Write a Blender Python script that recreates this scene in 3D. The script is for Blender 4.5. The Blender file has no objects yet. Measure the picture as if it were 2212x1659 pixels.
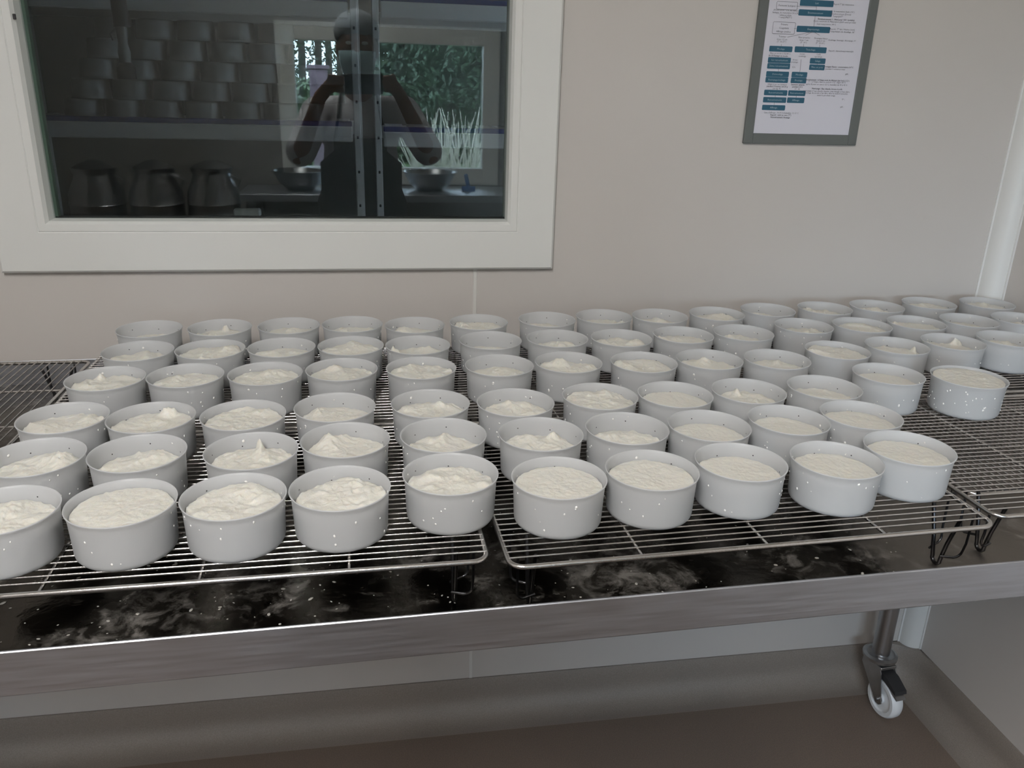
import bpy, math, random
from mathutils import Vector, Matrix, noise
sc = bpy.context.scene
C = sc.collection
# ------------------------------------------------------------------ camera
CAMZ = 1.46                       # lens height above the floor (m)
FPX, CX, CY = 1771.55, 1106.0, 829.5
PITCH, YAW, ROLL = math.radians(19.956), math.radians(9.732), math.radians(-1.615)
_f = Vector((math.sin(YAW)*math.cos(PITCH), math.cos(YAW)*math.cos(PITCH), -math.sin(PITCH)))
_r = Vector((math.cos(YAW), -math.sin(YAW), 0))
_d = _f.cross(_r)
RIGHT = math.cos(ROLL)*_r + math.sin(ROLL)*_d
DOWN = -math.sin(ROLL)*_r + math.cos(ROLL)*_d
cam = bpy.data.objects.new('camera', bpy.data.cameras.new('camera'))
C.objects.link(cam)
CAMM = Matrix(((RIGHT.x, -DOWN.x, -_f.x, 0), (RIGHT.y, -DOWN.y, -_f.y, 0), (RIGHT.z, -DOWN.z, -_f.z, CAMZ), (0, 0, 0, 1)))
cam.matrix_world = CAMM
cam.data.sensor_fit = 'HORIZONTAL'; cam.data.sensor_width = 36.0
cam.data.lens = FPX/2212*36.0; cam.data.clip_start = 0.02
sc.camera = cam
# ------------------------------------------------------------------ world, exposure
SKY = 32.0
LAMP = 120.0
wd = bpy.data.worlds.new('overcast_sky'); sc.world = wd; wd.use_nodes = True
bg = wd.node_tree.nodes['Background']
bg.inputs[0].default_value = (0.66, 0.80, 1.0, 1); bg.inputs[1].default_value = SKY
sc.view_settings.view_transform = 'Standard'; sc.view_settings.look = 'None'
sc.view_settings.gamma = 1; sc.view_settings.use_curve_mapping = False
sc.view_settings.exposure = 0.0
W = 1.627                         # back wall plane (y), camera stands at x = y = 0
XR, XL, YR, ZC = 1.38, -2.1, -2.0, 2.50
# portal of the window behind the camera (it only guides the sampling of the daylight)
pl = bpy.data.lights.new('daylight_portal', 'AREA'); pl.shape = 'RECTANGLE'; pl.size = 1.15; pl.size_y = 0.76
pl.cycles.is_portal = True
po = bpy.data.objects.new('daylight_portal', pl); C.objects.link(po)
po.location = (0.118, YR-0.09, 1.30); po.rotation_euler = (math.pi/2, 0, 0)

def ray(u, v):
    return RIGHT*((u-CX)/FPX) + DOWN*((v-CY)/FPX) + _f
def at_y(u, v, y):
    d = ray(u, v); return d*(y/d.y) + Vector((0, 0, CAMZ))
def refl(u, v, yr):               # point at depth yr of the room that the pane mirrors at this pixel
    p = at_y(u, v, 2*(W+0.02)-yr); return Vector((p.x, yr, p.z))

# ------------------------------------------------------------------ helpers
class MB:
    def __init__(s): s.v = []; s.f = []
    def add(s, vs, fs):
        o = len(s.v); s.v += [tuple(p) for p in vs]; s.f += [tuple(i+o for i in f) for f in fs]; return s
    def box(s, x0, x1, y0, y1, z0, z1):
        return s.add([(x0,y0,z0),(x1,y0,z0),(x1,y1,z0),(x0,y1,z0),(x0,y0,z1),(x1,y0,z1),(x1,y1,z1),(x0,y1,z1)],
                     [(0,3,2,1),(4,5,6,7),(0,1,5,4),(1,2,6,5),(2,3,7,6),(3,0,4,7)])
    def bbox(s, x0, x1, y0, y1, z0, z1, b=0.002):      # box with chamfered edges
        vs = []; ks = {}
        for ix, X in enumerate((x0, x1)):
            for iy, Y in enumerate((y0, y1)):
                for iz, Z in enumerate((z0, z1)):
                    sx, sy, sz = (1, -1)[ix], (1, -1)[iy], (1, -1)[iz]
                    for a in range(3):
                        p = [X+sx*b, Y+sy*b, Z+sz*b]; p[a] = (X, Y, Z)[a]
                        ks[ix, iy, iz, a] = len(vs); vs.append(p)
        fs = []
        for a in range(3):
            o1, o2 = [k for k in range(3) if k != a]
            for e in (0, 1):
                q = []
                for (m, n) in ((0,0),(1,0),(1,1),(0,1)):
                    i = [0,0,0]; i[a] = e; i[o1] = m; i[o2] = n
                    q.append(ks[i[0], i[1], i[2], a])
                if (e == 0) != (a == 1): q.reverse()
                fs.append(tuple(q))
            for m in (0, 1):
                for n in (0, 1):
                    i = [0,0,0]; i[o1] = m; i[o2] = n
                    j = list(i); j[a] = 1
                    q = [ks[i[0],i[1],i[2],o1], ks[j[0],j[1],j[2],o1], ks[j[0],j[1],j[2],o2], ks[i[0],i[1],i[2],o2]]
                    fs.append(tuple(q))
        for ix in (0, 1):
            for iy in (0, 1):
                for iz in (0, 1): fs.append((ks[ix,iy,iz,0], ks[ix,iy,iz,1], ks[ix,iy,iz,2]))
        return s.add(vs, fs)
    def prism(s, pts, axis, a0, a1):                   # polygon extruded along an axis
        n = len(pts)
        def P(p, a):
            if axis == 'x': return (a, p[0], p[1])
            if axis == 'y': return (p[0], a, p[1])
            return (p[0], p[1], a)
        vs = [P(p, a0) for p in pts] + [P(p, a1) for p in pts]
        fs = [tuple(range(n))[::-1], tuple(range(n, 2*n))] + [(i, (i+1) % n, n+(i+1) % n, n+i) for i in range(n)]
        return s.add(vs, fs)
    def tube(s, pts, r, seg=8, closed=False):
        pts = [Vector(p) for p in pts]; n = len(pts)
        rs = r if isinstance(r, (list, tuple)) else [r]*n
        t0 = (pts[1]-pts[0]).normalized()
        u = t0.orthogonal().normalized()
        vs = []; fs = []
        for i in range(n):
            a = pts[(i-1) % n] if (closed or i > 0) else pts[i]
            b = pts[(i+1) % n] if (closed or i < n-1) else pts[i]
            t = (b-a).normalized()
            u = (u - t*u.dot(t)).normalized(); w = t.cross(u)
            for k in range(seg):
                g = 2*math.pi*k/seg
                vs.append(pts[i] + (u*math.cos(g)+w*math.sin(g))*rs[i])
        m = n if closed else n-1
        for i in range(m):
            for k in range(seg):
                a = i*seg+k; b = i*seg+(k+1) % seg
                c = ((i+1) % n)*seg+(k+1) % seg; d = ((i+1) % n)*seg+k
                fs.append((a, b, c, d))
        if not closed:
            fs.append(tuple(range(seg))[::-1]); fs.append(tuple((n-1)*seg+k for k in range(seg)))
        return s.add(vs, fs)
    def lathe(s, prof, seg=48, c=(0,0,0)):             # (r, z) profile about z
        vs = []; fs = []; idx = []
        for r, z in prof:
            if r < 1e-6: idx.append([len(vs)]*seg); vs.append((c[0], c[1], c[2]+z))
            else:
                idx.append(list(range(len(vs), len(vs)+seg)))
                vs += [(c[0]+r*math.cos(2*math.pi*k/seg), c[1]+r*math.sin(2*math.pi*k/seg), c[2]+z) for k in range(seg)]
        for i in range(len(prof)-1):
            for k in range(seg):
                q = [idx[i][k], idx[i][(k+1) % seg], idx[i+1][(k+1) % seg], idx[i+1][k]]
                q = list(dict.fromkeys(q))
                if len(q) > 2: fs.append(tuple(q))
        return s.add(vs, fs)
    def ball(s, c, r, seg=8, rings=5):
        if not isinstance(r, (tuple, list)): r = (r, r, r)
        m = MB().lathe([(math.sin(math.pi*i/rings), -math.cos(math.pi*i/rings)) for i in range(rings+1)], seg)
        return s.add([(c[0]+p[0]*r[0], c[1]+p[1]*r[1], c[2]+p[2]*r[2]) for p in m.v], m.f)
    def xf(s, M):
        s.v = [tuple(M @ Vector(p)) for p in s.v]; return s
    def mesh(s, name, mat, smooth=None):
        me = bpy.data.meshes.new(name); me.from_pydata(s.v, [], s.f)
        me.materials.append(mat); me.validate()
        if smooth:
            for p in me.polygons: p.use_smooth = True
            if smooth < 179: me.set_sharp_from_angle(angle=math.radians(smooth))
        return me
def link(name, me, parent=None, loc=None, rz=None):
    o = bpy.data.objects.new(name, me); C.objects.link(o)
    if parent is not None: o.parent = parent
    if loc is not None: o.location = loc
    if rz is not None: o.rotation_euler = (0, 0, rz)
    return o
def part(name, mb, mat, parent=None, smooth=None, **k):
    return link(name, mb.mesh(name, mat, smooth), parent, **k)
def tag(o, label=None, cat=None, group=None, kind=None):
    for k, v in (('label', label), ('category', cat), ('group', group), ('kind', kind)):
        if v: o[k] = v
    return o
def thing(name, label, cat, loc=(0,0,0), rz=0, group=None):
    o = bpy.data.objects.new(name, None); C.objects.link(o); o.empty_display_size = 0.05
    o.location = loc; o.rotation_euler = (0, 0, rz)
    return tag(o, label, cat, group)
def struct(name, mb=None, mat=None, smooth=None, label=None):
    o = part(name, mb, mat, None, smooth) if mb else link(name, None)
    return tag(o, label, kind='structure')
def copy_tree(o, parent=None):
    c = o.copy(); C.objects.link(c)
    if parent is not None: c.parent = parent
    for ch in list(o.children): copy_tree(ch, c)
    return c

# ------------------------------------------------------------------ materials
def mat(name, col, rough=0.5, metal=0.0, var=0.0, vscale=8.0, bump=0.0, bscale=60.0, spec=0.5, emit=0.0, rvar=0.0, stretch=(1,1,1), coat=0.0, sss=0.0):
    m = bpy.data.materials.new(name); m.use_nodes = True
    nt = m.node_tree; N = nt.nodes; L = nt.links; p = N['Principled BSDF']
    p.inputs['Base Color'].default_value = (*col, 1); p.inputs['Roughness'].default_value = rough
    p.inputs['Metallic'].default_value = metal; p.inputs['Specular IOR Level'].default_value = spec
    p.inputs['Coat Weight'].default_value = coat
    if sss:
        p.inputs['Subsurface Weight'].default_value = sss; p.inputs['Subsurface Radius'].default_value = (0.01, 0.008, 0.006)
        p.inputs['Subsurface Scale'].default_value = 0.6
    if emit:
        p.inputs['Emission Color'].default_value = (*col, 1); p.inputs['Emission Strength'].default_value = emit
    if var or bump or rvar:
        tc = N.new('ShaderNodeTexCoord'); mp = N.new('ShaderNodeMapping'); mp.inputs['Scale'].default_value = stretch
        L.new(tc.outputs['Object'], mp.inputs['Vector'])
    if var or rvar:
        n = N.new('ShaderNodeTexNoise'); n.inputs['Scale'].default_value = vscale; n.inputs['Detail'].default_value = 6
        L.new(mp.outputs['Vector'], n.inputs['Vector'])
    if var:
        r = N.new('ShaderNodeValToRGB')
        r.color_ramp.elements[0].position = 0.3; r.color_ramp.elements[1].position = 0.7
        r.color_ramp.elements[0].color = tuple(c*(1-var) for c in col)+(1,)
        r.color_ramp.elements[1].color = tuple(min(1, c*(1+var)) for c in col)+(1,)
        L.new(n.outputs['Fac'], r.inputs['Fac']); L.new(r.outputs['Color'], p.inputs['Base Color'])
    if rvar:
        r = N.new('ShaderNodeMapRange'); r.inputs['From Min'].default_value = 0.3; r.inputs['From Max'].default_value = 0.7
        r.inputs['To Min'].default_value = max(0.02, rough-rvar); r.inputs['To Max'].default_value = rough+rvar
        L.new(n.outputs['Fac'], r.inputs['Value']); L.new(r.outputs['Result'], p.inputs['Roughness'])
    if bump:
        n2 = N.new('ShaderNodeTexNoise'); n2.inputs['Scale'].default_value = bscale; n2.inputs['Detail'].default_value = 5
        L.new(mp.outputs['Vector'], n2.inputs['Vector'])
        b = N.new('ShaderNodeBump'); b.inputs['Strength'].default_value = bump; b.inputs['Distance'].default_value = 0.004
        L.new(n2.outputs['Fac'], b.inputs['Height']); L.new(b.outputs['Normal'], p.inputs['Normal'])
    return m
M = {}
M['wall'] = mat('wall_panel_beige', (0.595, 0.565, 0.535), 0.42, var=0.015, vscale=2.0, bump=0.02, bscale=300)
M['joint'] = mat('joint_white', (0.70, 0.69, 0.66), 0.35)
M['upvc'] = mat('white_upvc', (0.74, 0.75, 0.73), 0.35, bump=0.015, bscale=250)
M['trim'] = mat('corner_profile_white', (0.74, 0.74, 0.72), 0.4)
M['ceiling'] = mat('ceiling_panel_white', (0.72, 0.71, 0.69), 0.6)
M['resin'] = mat('resin_floor_brown', (0.20, 0.155, 0.125), 0.42, var=0.14, vscale=350, bump=0.35, bscale=420, spec=0.4)
M['cove'] = mat('resin_cove_grey', (0.28, 0.245, 0.215), 0.38, var=0.12, vscale=380, bump=0.3, bscale=420, spec=0.4)
M['steel'] = mat('brushed_steel', (0.51, 0.525, 0.565), 0.42, 1.0, var=0.10, vscale=6, stretch=(2, 2, 40), rvar=0.06)
M['wire'] = mat('rack_wire_steel', (0.60, 0.58, 0.56), 0.26, 1.0, var=0.08, vscale=40, bump=0.1, bscale=300)
M['legwire'] = mat('rack_leg_wire', (0.10, 0.10, 0.105), 0.3, 1.0)
M['tube'] = mat('steel_tube', (0.42, 0.42, 0.43), 0.28, 1.0)
M['zinc'] = mat('zinc_plate', (0.46, 0.46, 0.46), 0.36, 1.0, var=0.1, vscale=30)
M['nylon'] = mat('white_nylon', (0.78, 0.80, 0.82), 0.35)
M['blackp'] = mat('black_plastic', (0.03, 0.03, 0.032), 0.45)
M['greyp'] = mat('grey_frame_plastic', (0.135, 0.148, 0.143), 0.5)
M['paper'] = mat('paper', (0.68, 0.68, 0.76), 0.55)
M['teal'] = mat('print_teal', (0.025, 0.115, 0.185), 0.55)
M['ink'] = mat('print_ink', (0.10, 0.10, 0.12), 0.6)
M['inkw'] = mat('print_white', (0.42, 0.52, 0.58), 0.6)
M['curd'] = mat('fresh_curd', (0.755, 0.74, 0.675), 0.36, var=0.02, vscale=40, bump=0.30, bscale=260, spec=0.4, sss=0.35)
M['hole'] = mat('drain_hole_dark', (0.04, 0.04, 0.045), 0.7)
M['speck'] = mat('curd_speck', (0.93, 0.92, 0.89), 0.25)
M['crumb'] = mat('curd_crumb', (0.50, 0.48, 0.44), 0.3, sss=0.2)
M['lamp'] = mat('lamp_diffuser', (1.0, 0.97, 0.945), 0.5, emit=LAMP)
M['white'] = mat('white_metal', (0.72, 0.72, 0.72), 0.4)
M['shelfw'] = mat('shelf_polymer_white', (0.62, 0.62, 0.63), 0.45)
M['shelfb'] = mat('shelf_polymer_blue', (0.05, 0.07, 0.22), 0.45)
M['skin'] = mat('skin', (0.30, 0.155, 0.10), 0.5, var=0.08, vscale=30)
M['shirt'] = mat('grey_cotton', (0.60, 0.58, 0.62), 0.8, var=0.08, vscale=25, bump=0.3, bscale=40)
M['apron'] = mat('dark_apron', (0.045, 0.04, 0.038), 0.5, var=0.2, vscale=10)
M['trouser'] = mat('dark_trousers', (0.04, 0.045, 0.06), 0.8)
M['boot'] = mat('white_boots', (0.6, 0.6, 0.6), 0.5)
M['mask'] = mat('surgical_mask_blue', (0.50, 0.72, 0.78), 0.7, bump=0.2, bscale=120)
M['cap'] = mat('hair_cap', (0.36, 0.38, 0.41), 0.8, var=0.2, vscale=30, bump=0.6, bscale=60)
M['phone'] = mat('phone_black', (0.012, 0.012, 0.014), 0.25)
M['lens'] = mat('lens_glass', (0.02, 0.02, 0.03), 0.05, coat=1.0)
M['leaf'] = mat('leaf_green', (0.065, 0.105, 0.07), 0.55, var=0.45, vscale=2.5)
M['leaf2'] = mat('leaf_pale_green', (0.12, 0.17, 0.10), 0.55, var=0.4, vscale=2.5)
M['plume'] = mat('grass_plume', (0.42, 0.40, 0.34), 0.7, var=0.2, vscale=3)
M['bark'] = mat('bark', (0.07, 0.055, 0.045), 0.9, var=0.3, vscale=12)
M['lawn'] = mat('lawn', (0.07, 0.12, 0.04), 0.9, var=0.4, vscale=3)
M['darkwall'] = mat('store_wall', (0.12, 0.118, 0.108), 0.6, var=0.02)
M['bluep'] = mat('blue_plastic', (0.03, 0.16, 0.5), 0.4)
M['hose'] = mat('clear_hose', (0.35, 0.36, 0.36), 0.15)
M['wood'] = mat('lilac_wood', (0.16, 0.11, 0.14), 0.8, var=0.3, vscale=10)

def tray_mat():                   # stainless tray wet with whey: dark film, pale dried patches
    m = mat('wet_steel_tray', (0.2, 0.19, 0.18), 0.25, 1.0)
    nt = m.node_tree; N = nt.nodes; L = nt.links; p = N['Principled BSDF']
    tc = N.new('ShaderNodeTexCoord')
    n1 = N.new('ShaderNodeTexNoise'); n1.inputs['Scale'].default_value = 9; n1.inputs['Detail'].default_value = 8; n1.inputs['Roughness'].default_value = 0.62
    n2 = N.new('ShaderNodeTexNoise'); n2.inputs['Scale'].default_value = 55; n2.inputs['Detail'].default_value = 6
    L.new(tc.outputs['Object'], n1.inputs['Vector']); L.new(tc.outputs['Object'], n2.inputs['Vector'])
    n3 = N.new('ShaderNodeTexNoise'); n3.inputs['Scale'].default_value = 30; n3.inputs['Detail'].default_value = 7; n3.inputs['Roughness'].default_value = 0.7; n3.inputs['Distortion'].default_value = 0.6
    L.new(tc.outputs['Object'], n3.inputs['Vector'])
    bl = N.new('ShaderNodeMath'); bl.operation = 'MULTIPLY_ADD'; bl.inputs[1].default_value = 0.55
    sc_ = N.new('ShaderNodeMath'); sc_.operation = 'MULTIPLY'; sc_.inputs[1].default_value = 0.5
    L.new(n1.outputs['Fac'], sc_.inputs[0]); L.new(n3.outputs['Fac'], bl.inputs[0]); L.new(sc_.outputs[0], bl.inputs[2])
    film = N.new('ShaderNodeMapRange'); film.inputs['From Min'].default_value = 0.545; film.inputs['From Max'].default_value = 0.66   # dried whey film
    L.new(bl.outputs[0], film.inputs['Value'])
    r = N.new('ShaderNodeValToRGB'); e = r.color_ramp.elements
    e[0].position = 0.0; e[0].color = (0.085, 0.077, 0.066, 1)
    e[1].position = 1.0; e[1].color = (0.27, 0.255, 0.235, 1)
    sx = N.new('ShaderNodeSeparateXYZ'); L.new(tc.outputs['Object'], sx.inputs[0])
    ed = N.new('ShaderNodeMath'); ed.operation = 'MULTIPLY_ADD'; ed.inputs[1].default_value = 0.25; L.new(n1.outputs['Fac'], ed.inputs[0]); L.new(sx.outputs['X'], ed.inputs[2])
    dry = N.new('ShaderNodeMapRange'); dry.inputs['From Min'].default_value = 0.725; dry.inputs['From Max'].default_value = 0.755   # where the whey film ends
    L.new(ed.outputs[0], dry.inputs['Value'])
    mc = N.new('ShaderNodeMix'); mc.data_type = 'RGBA'; mc.inputs[7].default_value = (0.30, 0.275, 0.25, 1)
    L.new(dry.outputs['Result'], mc.inputs[0]); L.new(r.outputs['Color'], mc.inputs[6])
    L.new(film.outputs['Result'], r.inputs['Fac']); L.new(mc.outputs[2], p.inputs['Base Color'])
    q = N.new('ShaderNodeMapRange'); q.inputs['From Min'].default_value = 0.4; q.inputs['From Max'].default_value = 0.62
    q.inputs['To Min'].default_value = 0.12; q.inputs['To Max'].default_value = 0.42
    L.new(n1.outputs['Fac'], q.inputs['Value'])
    mr = N.new('ShaderNodeMix'); mr.inputs[3].default_value = 0.5
    L.new(dry.outputs['Result'], mr.inputs[0]); L.new(q.outputs['Result'], mr.inputs[2]); L.new(mr.outputs[0], p.inputs['Roughness'])
    im = N.new('ShaderNodeMapRange'); im.inputs['To Min'].default_value = 1.0; im.inputs['To Max'].default_value = 0.25
    L.new(film.outputs['Result'], im.inputs['Value']); L.new(im.outputs['Result'], p.inputs['Metallic'])
    ad = N.new('ShaderNodeMath'); ad.operation = 'MULTIPLY_ADD'; ad.inputs[1].default_value = 0.5
    L.new(n2.outputs['Fac'], ad.inputs[0]); L.new(n1.outputs['Fac'], ad.inputs[2])
    b = N.new('ShaderNodeBump'); b.inputs['Strength'].default_value = 0.35; b.inputs['Distance'].default_value = 0.004
    L.new(ad.outputs[0], b.inputs['Height']); L.new(b.outputs['Normal'], p.inputs['Normal'])
    return m
M['tray'] = tray_mat()
def poly_mat(name, col, trans):   # milky translucent polyethylene
    m = mat(name, col, 0.38, spec=0.45)
    nt = m.node_tree; N = nt.nodes; L = nt.links; p = N['Principled BSDF']
    t = N.new('ShaderNodeBsdfTranslucent'); t.inputs['Color'].default_value = (*[min(1, c*1.08) for c in col], 1)
    x = N.new('ShaderNodeMixShader'); x.inputs[0].default_value = trans
    L.new(p.outputs[0], x.inputs[1]); L.new(t.outputs[0], x.inputs[2]); L.new(x.outputs[0], N['Material Output'].inputs['Surface'])
    return m
M['poly'] = poly_mat('milky_polyethylene', (0.785, 0.795, 0.805), 0.53)
def glass_mat(name, tint, ior=1.5):
    m = bpy.data.materials.new(name); m.use_nodes = True
    nt = m.node_tree; N = nt.nodes; L = nt.links; N.remove(N['Principled BSDF'])
    t = N.new('ShaderNodeBsdfTransparent'); t.inputs[0].default_value = (*tint, 1)
    g = N.new('ShaderNodeBsdfGlossy'); g.inputs['Roughness'].default_value = 0.0; g.inputs['Color'].default_value = (0.95, 1, 1, 1)
    f = N.new('ShaderNodeFresnel'); f.inputs[0].default_value = ior
    x = N.new('ShaderNodeMixShader')
    L.new(f.outputs[0], x.inputs[0]); L.new(t.outputs[0], x.inputs[1]); L.new(g.outputs[0], x.inputs[2])
    L.new(x.outputs[0], N['Material Output'].inputs['Surface'])
    return m
M['glass'] = glass_mat('window_glass', (0.775, 0.79, 0.775), 1.52)
M['edge'] = mat('glass_edge_green', (0.16, 0.26, 0.20), 0.3)

# ------------------------------------------------------------------ the room
TH = 0.10
WX0, WX1, WZ0, WZ1 = -0.60, 0.277, 1.195, 1.645        # hole in the back wall
SEAM = 0.197
wall_back = struct('wall_back')
a = MB().box(XL-0.3, WX0, W, W+TH, 0, ZC).box(WX0, SEAM-0.002, W, W+TH, 0, WZ0).box(WX0, SEAM-0.002, W, W+TH, WZ1, ZC)
part('panel', a, M['wall'], wall_back)
a = MB().box(WX1, XR+0.2, W, W+TH, 0, ZC).box(SEAM+0.002, WX1, W, W+TH, 0, WZ0).box(SEAM+0.002, WX1, W, W+TH, WZ1, ZC)
part('panel', a, M['wall'], wall_back)
for za, zb_ in ((0.09, WZ0), (WZ1, ZC)):
    part('joint_strip', MB().prism([(SEAM-0.0045, W+0.001), (SEAM-0.003, W-0.0012), (SEAM+0.003, W-0.0012), (SEAM+0.0045, W+0.001)], 'z', za, zb_), M['joint'], wall_back)
struct('wall_right', MB().box(XR, XR+0.1, YR-0.2, W+TH, 0, ZC), M['wall'])
struct('wall_left', MB().box(XL-0.1, XL, YR-0.2, W+TH, 0, ZC), M['wall'])
struct('ceiling', MB().box(XL-0.1, XR+0.1, YR-0.2, W+TH, ZC, ZC+0.1), M['ceiling'])
struct('floor', MB().box(XL-0.1, XR+0.1, YR-0.2, W+TH, -0.1, 0), M['resin'])
# wall behind the camera with its daylight window
RX0, RX1, RZ0, RZ1 = -0.47, 0.705, 0.915, 1.69
rear = MB().box(XL, RX0, YR-0.18, YR, 0, ZC).box(RX1, XR, YR-0.18, YR, 0, ZC).box(RX0, RX1, YR-0.18, YR, 0, RZ0).box(RX0, RX1, YR-0.18, YR, RZ1, ZC)
M['rearwall'] = mat('rear_wall_taupe', (0.24, 0.23, 0.22), 0.6, var=0.02)
struct('wall_rear', rear, M['rearwall'])
w2 = struct('window_2')
def bars(x0, x1, z0, z1, wdt, y0, y1, m, parent, b=0.003):
    for q in ((x0, x0+wdt, z0, z1), (x1-wdt, x1, z0, z1), (x0+wdt, x1-wdt, z0, z0+wdt), (x0+wdt, x1-wdt, z1-wdt, z1)):
        part('frame_bar', MB().bbox(q[0], q[1], y0, y1, q[2], q[3], b), m, parent)
bars(RX0-0.07, RX1+0.07, RZ0-0.05, RZ1+0.09, 0.10, YR-0.06, YR+0.02, M['upvc'], w2)
part('pane', MB().box(RX0, RX1, YR-0.05, YR-0.044, RZ0, RZ1), M['glass'], w2)
# floor coves (resin turned up the walls)
def cove_pts(s):                  # profile: (distance from wall, z)
    p = [(-0.004, 0.1), (0.0035, 0.1), (0.006, 0.094), (0.009, 0.062)]
    p += [(0.009+0.052*(1-math.cos(t)), 0.056*(1-math.sin(t))) for t in [math.pi/2*i/8 for i in range(9)]]
    p += [(0.075, 0.0003), (0.075, -0.01), (-0.004, -0.01)]
    return p
cb = MB().prism([(W-d, z) for d, z in cove_pts(1)], 'x', XL, XR)
tag(part('baseboard_back', cb, M['cove'], smooth=50), kind='structure')
cr = MB().prism([(XR-d, z) for d, z in cove_pts(1)], 'y', YR, W)
tag(part('baseboard_right', cr, M['cove'], smooth=50), kind='structure')
# rounded inside corner of the cove
cc = MB(); prof = cove_pts(1)[1:-2]; rows = 9; vs = []; fs = []
RC = 0.10
for i in range(rows):
    t = math.pi/2*i/(rows-1)
    for d, z in prof:
        r = RC-d
        vs.append((XR-RC+r*math.sin(t), W-RC+r*math.cos(t), z))
n = len(prof)
for i in range(rows-1):
    for j in range(n-1): fs.append((i*n+j, (i+1)*n+j, (i+1)*n+j+1, i*n+j+1))
for i in range(rows):            # top cap back to the corner
    pass
o = len(vs); vs.append((XR, W, 0.1))
for i in range(rows-1): fs.append((i*n, o, (i+1)*n))
cc.add(vs, fs)
tag(part('baseboard_corner', cc, M['cove'], smooth=60), kind='structure')
# white coved corner profile, two snap edges
R0 = 0.042
pr = [(XR, W)] + [(XR-R0, W-0.0)] + [(XR-R0+0.001, W-0.003)]
pr += [(XR-R0+R0*math.sin(t)*1.0, W-R0+R0*math.cos(t)) for t in [math.pi/2*i/10 for i in range(1, 10)]]
pr += [(XR-0.003, W-R0-0.001), (XR, W-R0)]
pr = [(XR+0.001, W+0.001), (XR-R0, W+0.001), (XR-R0, W-0.0035), (XR-R0+0.004, W-0.004)]
pr += [(XR-R0+0.004+(R0-0.008)*(1-math.cos(t)), W-0.004-(R0-0.008)*math.sin(t)) for t in [math.pi/2*i/8 for i in range(1, 8)]][::1]
pr += [(XR-0.004, W-R0+0.004), (XR-0.0035, W-R0), (XR+0.001, W-R0)]
tag(part('trim_1', MB().prism(pr, 'z', 0.095, ZC), M['trim'], smooth=40), 'white moulded corner strip joining the two panelled walls', kind='structure')

# ------------------------------------------------------------------ interior window in the back wall
w1 = struct('window_1')
OX0, OX1, OZ0, OZ1 = -0.679, 0.353, 1.46-0.347, 1.725
GX0, GX1, GZ0, GZ1 = -0.584, 0.261, 1.46-0.251, 1.63
def mitred(side):
    # frame profile: (u inward from outer edge, y)
    pf = [(0.0, W), (0.0, W-0.014), (0.004, W-0.018), (0.074, W-0.018), (0.0755, W-0.0165), (0.077, W-0.018), (0.0895, W-0.018), (0.094, W-0.010), (0.0955, W+0.012), (0.0955, W+0.05), (0.078, W+0.05), (0.078, W)]
    m = MB(); n = len(pf); vs = []
    for e in (0, 1):
        for u, y in pf:
            if side == 'bottom': p = ((OX0+u, OX1-u)[e], y, OZ0+u)
            if side == 'top': p = ((OX0+u, OX1-u)[e], y, OZ1-u)
            if side == 'left': p = (OX0+u, y, (OZ0+u, OZ1-u)[e])
            if side == 'right': p = (OX1-u, y, (OZ0+u, OZ1-u)[e])
            vs.append(p)
    fs = [tuple(range(n)), tuple(range(n, 2*n))[::-1]] + [(i, n+i, n+(i+1) % n, (i+1) % n) for i in range(n)]
    return m.add(vs, fs)
for s in ('bottom', 'top', 'left', 'right'):
    part('frame_bar', mitred(s), M['upvc'], w1)
part('pane', MB().box(GX0-0.005, GX1+0.005, W+0.013, W+0.019, GZ0-0.005, GZ1+0.005), M['glass'], w1)
part('pane', MB().box(GX0-0.005, GX1+0.005, W+0.035, W+0.041, GZ0-0.005, GZ1+0.005), M['glass'], w1)
part('spacer_bar', MB().box(GX0-0.004, GX0+0.006, W+0.0195, W+0.033, GZ0, GZ1), M['edge'], w1)
part('spacer_bar', MB().box(GX1-0.003, GX1+0.006, W+0.0195, W+0.033, GZ0, GZ1), M['blackp'], w1)
part('spacer_bar', MB().box(GX0, GX1, W+0.0195, W+0.033, GZ0-0.006, GZ0+0.002), M['blackp'], w1)
p = at_y(31, 36, W-0.018)
part('screw_cap', MB().bbox(p.x-0.0025, p.x+0.0025, W-0.0192, W-0.0165, p.z-0.0045, p.z+0.0045, 0.0008), M['blackp'], w1)

# ------------------------------------------------------------------ ceiling lamps
def lamp(x, y, label):
    t = thing('ceiling_lamp', label, 'lamp', (x, y, ZC), 0)
    part('housing', MB().bbox(-0.07, 0.07, -0.66, 0.66, -0.035, 0, 0.004), M['white'], t)
    pf = [(0.055*math.cos(a), -0.035-0.035*math.sin(a)) for a in [math.pi*i/10 for i in range(11)]]
    part('diffuser', MB().prism(pf, 'y', -0.63, 0.63), M['lamp'], t, smooth=60)
    return t
lamp(-0.40, -0.75, 'long white batten lamp on the ceiling above the draining table')

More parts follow.
